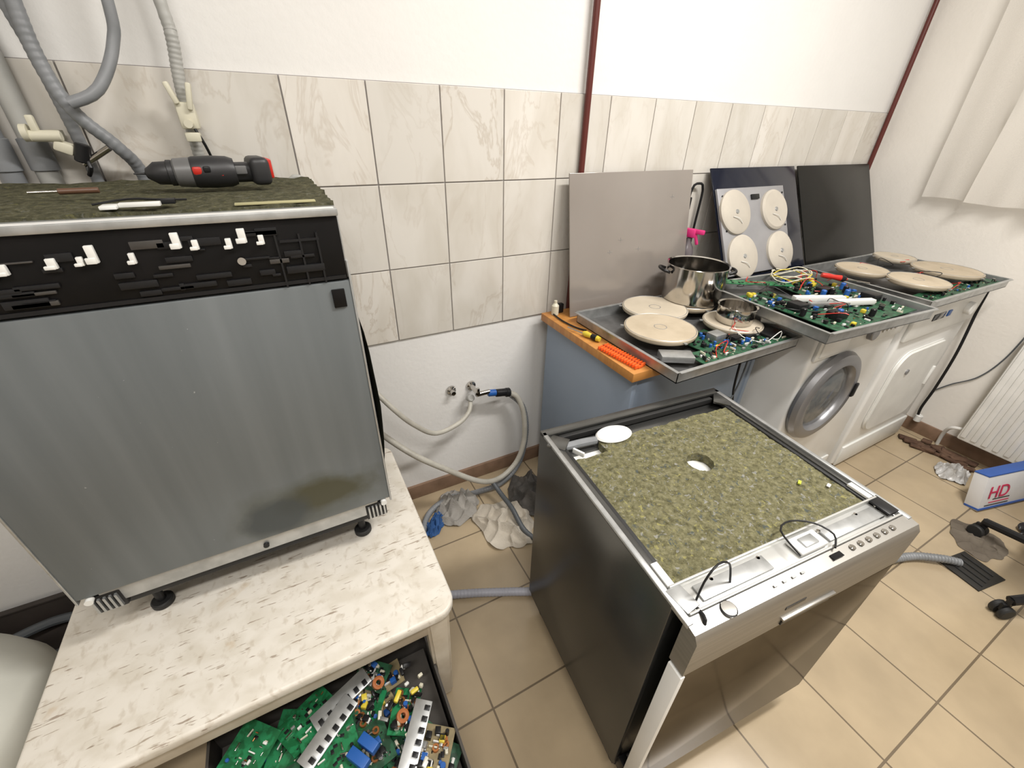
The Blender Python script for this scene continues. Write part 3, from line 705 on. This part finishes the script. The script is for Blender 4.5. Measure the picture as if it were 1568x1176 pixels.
board(b,(.02,-.09,.022),(.46,.26),(0,0,R(3)),42,280,mat=greend,kinds='aabbbbccefgghh',big=.75)
board(b,(.14,.12,.020),(.24,.18),(0,0,0),43,110,mat=greend,kinds='aabbcegh',big=.75)
board(b,(-.16,.06,.020),(.18,.14),(0,0,0),44,60,mat=greend,kinds='abbcegh',big=.75)
b.box((-.02,-.03,.040),(.19,.024,.018),whitepl,.002,(0,0,R(-20))); b.box((.07,-.10,.040),(.15,.024,.018),whitepl,.002,(0,0,R(-16))); b.box((-.03,-.075,.036),(.15,.018,.014),galv,.002,(0,0,R(-18)))
b.box((-.16,-.05,.035),(.05,.05,.03),blackpl,.003); b.box((.2,-.08,.035),(.05,.05,.03),blackpl,.003); b.box((.10,.03,.035),(.05,.04,.026),blackpl,.003); b.box((-.10,-.15,.034),(.06,.04,.026),blackpl,.003)
for i,(x,y) in enumerate([(-.12,-.16),(-.09,-.15),(.02,-.19),(.05,-.0),(.10,.0),(.14,-.03),(.18,-.0),(.21,.03),(-.2,-.1)]): b.cyl((x,y,.04),.009,.026,blue if i%2 else blackpl,seg=16,bev=.002)
wires(b,13,-.24,.24,-.2,.2,.035,5,[redpl,blackpl,redpl,blackpl],.0014,.03)
for k_ in range(4):
    pts=[(.08+.095*math.cos(a+k_)+.006*k_,.16+.055*math.sin(a+k_)+.005*k_,.055+.008*math.sin(3*a+k_)+.003*k_) for a in np.linspace(0,6.1,12)]; b.tube(pts,.0020,(creampl,yellow,creampl,creampl)[k_],seg=8)
b.done('electronics',h2)
h3=root('induction_hob',(2.385,.815,.851),R(-1))
b=MB(); tray(b,.66,.48,.034,traydark); b.done('tray',h3)
b=MB(); heater(b,-.18,.085,.045,.100,mica); heater(b,.20,.14,.045,.085,micatop); heater(b,-.14,-.105,.045,.105,mica); heater(b,.17,-.075,.045,.125,mica); b.done('heating_elements',h3)
b=MB(); board(b,(.02,-.19,.02),(.58,.07),(0,0,0),51,110,mat=greend,kinds='abbgfg',big=.7); wires(b,6,-.3,.3,-.2,.2,.03,6,[redpl,blackpl,redpl]); b.done('electronics',h3)
b=MB(); b.lathe((0,0,0),[(0,-.045),(.009,-.043),(.011,-.02),(.009,.0),(.012,.03),(.009,.045),(.004,.052)],redpl,(0,R(90),0),16); b.lathe((0,0,0),[(.012,.028),(.0125,.036),(.009,.046)],blackpl,(0,R(90),0),16); b.cyl((.09,0,0),.003,.09,chrome,(0,R(90),0),seg=10)
b.done('screwdriver',loc=(1.90,.86,.915),rot=(0,R(6),R(-40)))

def leaning(name,x0,x1,y0,z0,y1,z1,mat,th=.006,extra=None,skew=.0):
    rt=root(name,((x0+x1)/2,y0,z0)); L=math.hypot(y1-y0,z1-z0); a=math.atan2(y1-y0,z1-z0)
    b=MB(); b.box((0,0,L/2),(x1-x0,th,L),mat,.0015)
    if extra: extra(b,L)
    b.done('glass_sheet',rt,rot=(-a,0,0)); rt.rotation_euler=(0,skew,0); return rt
def marks(b,L):
    for x,z in ((-.06,.26),(-.11,.22),(.03,.22),(.19,.40)): 
        b.box((x,-.0035,z),(.024,.0006,.0010),galv); b.box((x,-.0035,z),(.0010,.0006,.016),galv)
leaning('ceramic_glass_panel',.905,1.49,1.225,.782,1.306,1.268,greyglass,extra=marks)
def plate(b,L):
    alu=M('aluminium_plate',(.44,.44,.46),.4,.5,col2=(.38,.38,.40))
    b.box((-.060,-.012,L*.42),(.43,.012,L*.78),alu,.002)
    for x,z,r in ((-.190,.272,.090),(.065,.268,.085),(-.175,.088,.090),(.075,.088,.086)):
        b.lathe((x,-.018,z),[(0,.016),(r*.9,.016),(r,.010),(r,0)],micaback,(R(90),0,0),48)
        b.lathe((x,-.034,z),[(0,.003),(.008,.003),(.010,0)],galv,(R(90),0,0),20); b.tube([(x-.03,-.037,z-.02),(x,-.04,z-.03),(x+.02,-.036,z-.05)],.0015,whitepl,seg=6)
    for x in (-.25,.14):
        for z in (.04,.20,.34): b.cyl((x,-.019,z),.004,.003,blackpl,(R(90),0,0))
    b.box((-.05,-.022,.33),(.05,.006,.02),blackpl,.001)
leaning('ceramic_glass_panel',1.61,2.165,1.120,.858,1.325,1.268,M('black_blue_glass',(.006,.009,.022),.1),extra=plate,skew=R(0))
leaning('ceramic_glass_panel',2.19,2.80,1.125,.856,1.325,1.268,M('black_matt_glass',(.010,.010,.009),.25,spec=.3))

def pot(name,loc,r,h,handles=True):
    b=MB(); t_=.003
    b.lathe((0,0,0),[(0,0),(r*.94,0),(r,.008),(r,h),(r+.004,h+.002),(r+.003,h+.004),(r-t_,h+.001),(r-t_,.01),(r*.9,.004),(0,.004)],chrome,seg=64)
    if handles:
        for s_ in (-1,1):
            b.tube([(s_*r,-.03,h-.025),(s_*(r+.022),-.028,h-.018),(s_*(r+.030),0,h-.016),(s_*(r+.022),.028,h-.018),(s_*r,.03,h-.025)],.0055,blackpl,seg=10)
    return b
pot('p',None,.110,.135).done('cooking_pot',loc=(1.366,1.074,.835),rot=(0,0,R(-30)))
b=pot('p',None,.062,.055,False)
b.tube([(.06,0,.04),(.085,0,.045),(.10,.0,.045)],.005,blackpl)
b.done('small_saucepan',loc=(1.347,.858,.829),rot=(0,0,R(20)))
b=MB()
b.lathe((0,0,0),[(0,-.035),(.008,-.034),(.0105,-.02),(.008,.0),(.011,.025),(.007,.036),(.003,.038)],yellow,(0,R(90),0),16); b.lathe((0,0,0),[(.0108,-.022),(.0112,-.015),(.009,.0)],blackpl,(0,R(90),0),16); b.cyl((.07,0,-.002),.0025,.075,chrome,(0,R(90),0),seg=10)
b.done('screwdriver',loc=(.862,1.03,.792),rot=(0,0,R(105)))
b=MB(); b.box((0,0,.005),(.165,.022,.010),orangepl,.003)
for i in range(15):
    b.box((-.077+i*.011,.014,.007),(.006,.018,.012),orangepl,.0015); b.box((-.077+i*.011,-.014,.007),(.006,.018,.012),orangepl,.0015)
    b.cyl((-.077+i*.011,0,.0115),.003,.004,M('orange_dark',(.35,.05,.01),.6),seg=10)  # darker orange studs along the strip
b.done('orange_terminal_strip',loc=(.864,.88,.781),rot=(0,0,R(97)))
b=MB(); b.tube([(.86,1.27,.785),(.855,1.2,.785),(.865,1.13,.785),(.885,1.09,.784)],.003,blackpl); b.lathe((.87,1.275,.781),[(0,0),(.014,0),(.014,.035),(.006,.045),(.006,.055),(0,.056)],creampl,seg=20)
b.box((.895,1.285,.80),(.03,.02,.035),blackpl,.003); b.done('cable_and_plug')
b=MB(); b.cyl((0,0,0),.014,.05,whitepl,(0,R(90),0),bev=.003); b.cyl((.03,0,0),.010,.016,redpl,(0,R(90),0),bev=.002)
b.done('glue_tube',loc=(1.455,.80,.836),rot=(0,0,R(-50)))
b=MB()
b.lathe((0,0,0),[(0,0),(.026,0),(.029,.01),(.029,.10),(.022,.125),(.011,.145),(.011,.16),(0,.161)],M('dark_bottle',(.16,.14,.15),.25),seg=28)
b.box((0,0,.18),(.026,.050,.035),pink,.006); b.box((0,-.038,.188),(.018,.04,.018),pink,.004); b.box((0,-.030,.158),(.010,.012,.045),pink,.003,(R(-20),0,0))
b.done('spray_bottle',loc=(1.525,1.278,.852),rot=(0,0,R(20)))
b=MB(); b.tube([(1.54,1.33,.86),(1.53,1.33,1.05),(1.53,1.325,1.19),(1.56,1.32,1.215),(1.59,1.32,1.19),(1.595,1.325,1.05),(1.60,1.33,.86)],.005,blackpl); b.box((1.525,1.325,1.14),(.02,.02,.05),blackpl,.004)
b.done('power_cable')

# ---------------------------------------------------------------- wall taps and hoses
b=MB()
for x in (.455,.54):
    b.lathe((x,WY,.505),[(0,.004),(.020,.004),(.018,.010),(.010,.014),(.009,.035),(0,.036)],chrome,(R(90),0,0),24)
b.cyl((.54,WY-.05,.505),.009,.05,chrome,(R(90),0,0)); b.cyl((.565,WY-.065,.495),.010,.06,chrome,(0,R(90),R(0)),bev=.002)
b.box((.54,WY-.075,.52),(.012,.012,.02),chrome,.002)
b.cyl((.605,WY-.065,.485),.014,.035,blue,(0,R(100),0),bev=.003); b.cyl((.645,WY-.065,.475),.016,.05,blackpl,(0,R(100),0),bev=.003); b.cyl((.675,WY-.065,.468),.019,.02,blackpl,(0,R(100),0),bev=.003)
b.cyl((.52,WY-.04,.47),.014,.035,lighthose,(R(60),0,0),bev=.003)
b.done('water_tap')
hose('water_hose',[(.52,1.31,.465),(.50,1.28,.43),(.44,1.25,.41),(.34,1.22,.42),(.26,1.20,.50),(.20,1.21,.58),(.14,1.27,.66),(.10,1.33,.70)],.009,beigehose,.02)
hose('water_hose',[(.685,1.285,.465),(.715,1.27,.44),(.735,1.25,.36),(.73,1.23,.24),(.69,1.22,.14),(.60,1.20,.10),(.50,1.18,.14),(.36,1.17,.27),(.24,1.19,.38),(.15,1.28,.45),(.10,1.33,.52)],.011,beigehose,.02)
hose('drain_hose',[(.70,1.30,.44),(.745,1.28,.38),(.755,1.26,.26),(.72,1.25,.10),(.62,1.23,.035),(.50,1.24,.02),(.38,1.26,.02),(.28,1.22,.016),(.22,1.12,.016),(.18,1.02,.014)],.012,greyhose,.05)
hose('drain_hose',[(.56,1.20,.10),(.575,1.14,.07),(.58,1.05,.07),(.59,.96,.03),(.63,.88,.014),(.68,.80,.014),(.72,.74,.014)],.010,darkhose,.03)
hose('drain_hose',[(.08,.86,.014),(.20,.855,.014),(.30,.82,.014),(.42,.765,.014),(.52,.72,.014),(.60,.72,.014)],.014,M('lilac_hose',(.42,.43,.50),.4),.05)
hose('drain_hose',[(1.04,.42,.06),(1.20,.34,.02),(1.45,.275,.02),(1.70,.235,.02),(1.86,.19,.02),(1.95,.13,.025),(2.0,.09,.02)],.014,greyhose,.09,.011)

MB().cloth((.40,1.21,.0),.18,.18,.07,clothg,2,rz=.4).done('cleaning_rag')
MB().cloth((.545,1.04,.0),.23,.27,.060,clothw,5,rz=.2).done('cleaning_rag')
MB().cloth((.72,1.12,.0),.20,.26,.08,clothd,8,rz=.1).done('cleaning_rag')
MB().cloth((.29,1.16,.0),.11,.07,.04,M('rag_blue',(.03,.10,.28),.8),3,rz=.9).done('cleaning_rag')

# ---------------------------------------------------------------- right side
rd=root('radiator',(WX-.075,-.10,0))
b=MB(); b.box((0,0,.43),(.10,1.04,.62),radm,.01)
for i in range(26): b.box((-.052,-.50+i*.04,.43),(.012,.022,.58),radm,.005)
b.done('convector_panel',rd)
b=MB()
for z in (.2,.65):
    for y in (-.35,.35): b.box((.055,y,z),(.035,.03,.03),radm)
b.tube([(.0,.50,.16),(.0,.56,.14),(.03,.58,.08),(.05,.58,.0)],.008,radm); b.done('brackets_and_pipe',rd)
bm=bmesh.new(); g=[]
for i in range(90):
    row=[]
    for j in range(14):
        y=1.08-i/89*2.3; z=2.42-(2.42-1.145)*j/13
        y2=y-.035*(j/13)*(1 if i<8 else 0)
        x=WX-.06+(.014*math.sin(i*.62)+.010*math.sin(i*1.31+1))*(.5+.5*j/13)+.008*noise.noise(Vector((i*.3,j*.4,0)))
        row.append(bm.verts.new((x,y2,z+.006*math.sin(i*.4)*(j==13))))
    g.append(row)
for i in range(89):
    for j in range(13): bm.faces.new((g[i][j],g[i+1][j],g[i+1][j+1],g[i][j+1]))
cm=bpy.data.materials.new('sheer_fabric'); cm.use_nodes=True; N=cm.node_tree.nodes; L=cm.node_tree.links
bs=N['Principled BSDF']; bs.inputs['Base Color'].default_value=(.86,.83,.78,1); bs.inputs['Roughness'].default_value=.9
tr=N.new('ShaderNodeBsdfTranslucent'); tr.inputs[0].default_value=(.86,.83,.78,1); tp=N.new('ShaderNodeBsdfTransparent')
m1=N.new('ShaderNodeMixShader'); m1.inputs[0].default_value=.35; m2=N.new('ShaderNodeMixShader'); m2.inputs[0].default_value=.25
wv=N.new('ShaderNodeTexNoise'); wv.inputs['Scale'].default_value=300; mr_=N.new('ShaderNodeMapRange'); mr_.inputs['To Min'].default_value=.15; mr_.inputs['To Max'].default_value=.4
L.new(wv.outputs['Fac'],mr_.inputs['Value']); L.new(mr_.outputs[0],m2.inputs[0])
L.new(bs.outputs[0],m1.inputs[1]); L.new(tr.outputs[0],m1.inputs[2]); L.new(m1.outputs[0],m2.inputs[1]); L.new(tp.outputs[0],m2.inputs[2]); L.new(m2.outputs[0],N['Material Output'].inputs[0])
ct=root('curtain'); b=MB(); b.add(bm,cm); b.done('fabric',ct,ang=80)
b=MB(); b.cyl((WX-.06,-.05,2.43),.01,2.5,whitepl,(R(90),0,0)); 
for y in (-1.2,1.1): b.box((WX-.03,y,2.43),(.06,.02,.02),whitepl)
b.done('rod',ct)
b=MB(); b.tube([(2.70,.66,.868),(2.765,.63,.84),(2.775,.62,.70),(2.77,.60,.50),(2.785,.60,.30),(2.81,.61,.16),(2.82,.60,.085)],.006,blackpl); b.cyl((2.82,.60,.10),.016,.04,whitepl,bev=.004); b.done('power_cable')
b=MB(); b.tube([(2.855,.62,.25),(2.855,.57,.32),(2.855,.50,.40),(2.855,.46,.52),(2.855,.44,.70),(2.855,.42,.80)],.003,darkhose); b.done('thin_cable')
b=MB(); b.box((2.02,.055,.003),(.15,.13,.006),M('drain_black',(.02,.018,.015),.6),.001,(0,0,R(-10)))
for i in range(4): b.box((1.975+i*.03,.055,.0075),(.008,.10,.004),rubber,0,(0,0,R(-10)))
b.done('floor_drain')
MB().cloth((2.22,.10,.0),.20,.17,.014,M('floor_cloth',(.12,.10,.08),.98,col2=(.17,.145,.115),bump=.4,spec=.1),11,rz=.3,ridge=.5).done('floor_cloth')
MB().cloth((2.62,.34,.0),.16,.13,.05,M('clear_bag',(.55,.55,.55),.25,col2=(.33,.31,.28),scale=25),12,rz=.3).done('plastic_bag')
b=MB(); rr=random.Random(5)
for i in range(22):
    x=2.80-rr.random()*.10; y=.57-i*.012
    b.box((x,y,.008+.004*(i%3)),(rr.uniform(.04,.10),rr.uniform(.02,.04),.012),brownst,.004,(0,R(rr.uniform(-8,8)),R(rr.uniform(-90,-40))))
b.done('bark_debris')
s=root('printed_carton',(2.565,.17,0),R(-14))
wb=M('carton_white',(.74,.74,.75),.5); bb=M('carton_blue',(.03,.10,.38),.5)
b=MB(); b.box((0,.01,.085),(.30,.05,.17),wb,.001,(R(-14),0,0)); b.box((0,.0295,.168),(.302,.052,.006),bb,.001,(R(-14),0,0)); b.box((0,-.010,.010),(.302,.052,.010),bb,.001,(R(-14),0,0)); b.done('carton',s)
pk=M('pink_print',(.60,.03,.10),.5)
tx=bpy.data.curves.new('lettering','FONT'); tx.body='HD'; tx.size=.085; tx.extrude=.0006; to=bpy.data.objects.new('lettering',tx); to.data.materials.append(pk)
bpy.context.collection.objects.link(to); to.parent=s; to.location=(-.12,-.0235,.065); to.rotation_euler=(R(76),0,0)
b=MB()
for i in range(3): b.box((-.05+i*.01,-.031+.0035*i,.030+i*.013),(.14-.02*i,.001,.004),pk if i==1 else blackpl,0,(R(-14),0,0))
b.done('print_lines',s)
MB().cloth((2.46,-.02,.0),.15,.15,.10,M('black_bag',(.012,.012,.014),.35,bump=.4),14,rz=.3).done('black_bag')
c=root('office_chair',(2.20,-.22,0),R(0))
b=MB()
for i in range(5):
    a=R(153+72*i); ca,sa=math.cos(a),math.sin(a)
    b.tube([(0,0,.13),(.15*ca,.15*sa,.115),(.35*ca,.35*sa,.075)],.016,blackpl,seg=10)
    x,y=.35*ca,.35*sa
    b.cyl((x,y,.065),.008,.04,blackpl)
    for q in (-1,1): b.cyl((x-sa*.014*q,y+ca*.014*q,.026),.026,.018,rubber,(R(90),0,a),bev=.004)
    b.box((x,y,.045),(.035,.012,.03),blackpl,.004,(0,0,a))
b.done('star_base',c)
b=MB(); b.cyl((0,0,.26),.025,.28,blackpl); b.cyl((0,0,.13),.04,.06,blackpl,bev=.004); b.box((0,0,.44),(.46,.46,.08),clothd,.035,seg=4); b.box((.21,0,.70),(.05,.42,.44),clothd,.03,seg=4); b.box((.23,0,.50),(.02,.06,.2),blackpl,.004); b.done('seat_and_back',c)

# ---------------------------------------------------------------- lights
def lamp(name,loc,lx,ly,power,col=(1,.968,.925)):
    r_=root(name,loc)
    b=MB(); b.box((0,0,.03),(lx+.06,ly+.04,.05),whitepl,.008); b.done('housing',r_)
    ld=bpy.data.lights.new(name+'_light','AREA'); ld.shape='RECTANGLE'; ld.size=lx; ld.size_y=ly; ld.energy=power; ld.color=col
    lo=bpy.data.objects.new('tube_light',ld); bpy.context.collection.objects.link(lo); lo.parent=r_; lo.location=(0,0,-.005)
lamp('ceiling_lamp',(1.40,.02,2.64),1.2,.16,58)
lamp('ceiling_lamp',(-.20,-.55,2.64),1.2,.16,34)
wd=bpy.data.worlds.new('w'); bpy.context.scene.world=wd; wd.use_nodes=True; wd.node_tree.nodes['Background'].inputs[0].default_value=(.5,.6,.8,1); wd.node_tree.nodes['Background'].inputs[1].default_value=.3

# ---------------------------------------------------------------- camera
yaw,pit,rol=.4951,.5501,.0233
F=Vector((math.sin(yaw)*math.cos(pit),math.cos(yaw)*math.cos(pit),-math.sin(pit))); Rr=Vector((math.cos(yaw),-math.sin(yaw),0)); U=Rr.cross(F)
c_,s_=math.cos(rol),math.sin(rol)
R2=(Rr*c_+U*s_); U2=(-Rr*s_+U*c_)
mt=Matrix(((R2.x,U2.x,-F.x,0),(R2.y,U2.y,-F.y,0),(R2.z,U2.z,-F.z,H),(0,0,0,1)))
cd=bpy.data.cameras.new('camera'); cd.sensor_width=36; cd.lens=644.2/1568*36; cd.clip_start=.02
co=bpy.data.objects.new('camera',cd); co.matrix_world=mt; bpy.context.collection.objects.link(co); bpy.context.scene.camera=co
vs=bpy.context.scene.view_settings; vs.view_transform='Standard'; vs.look='None'; vs.exposure=0
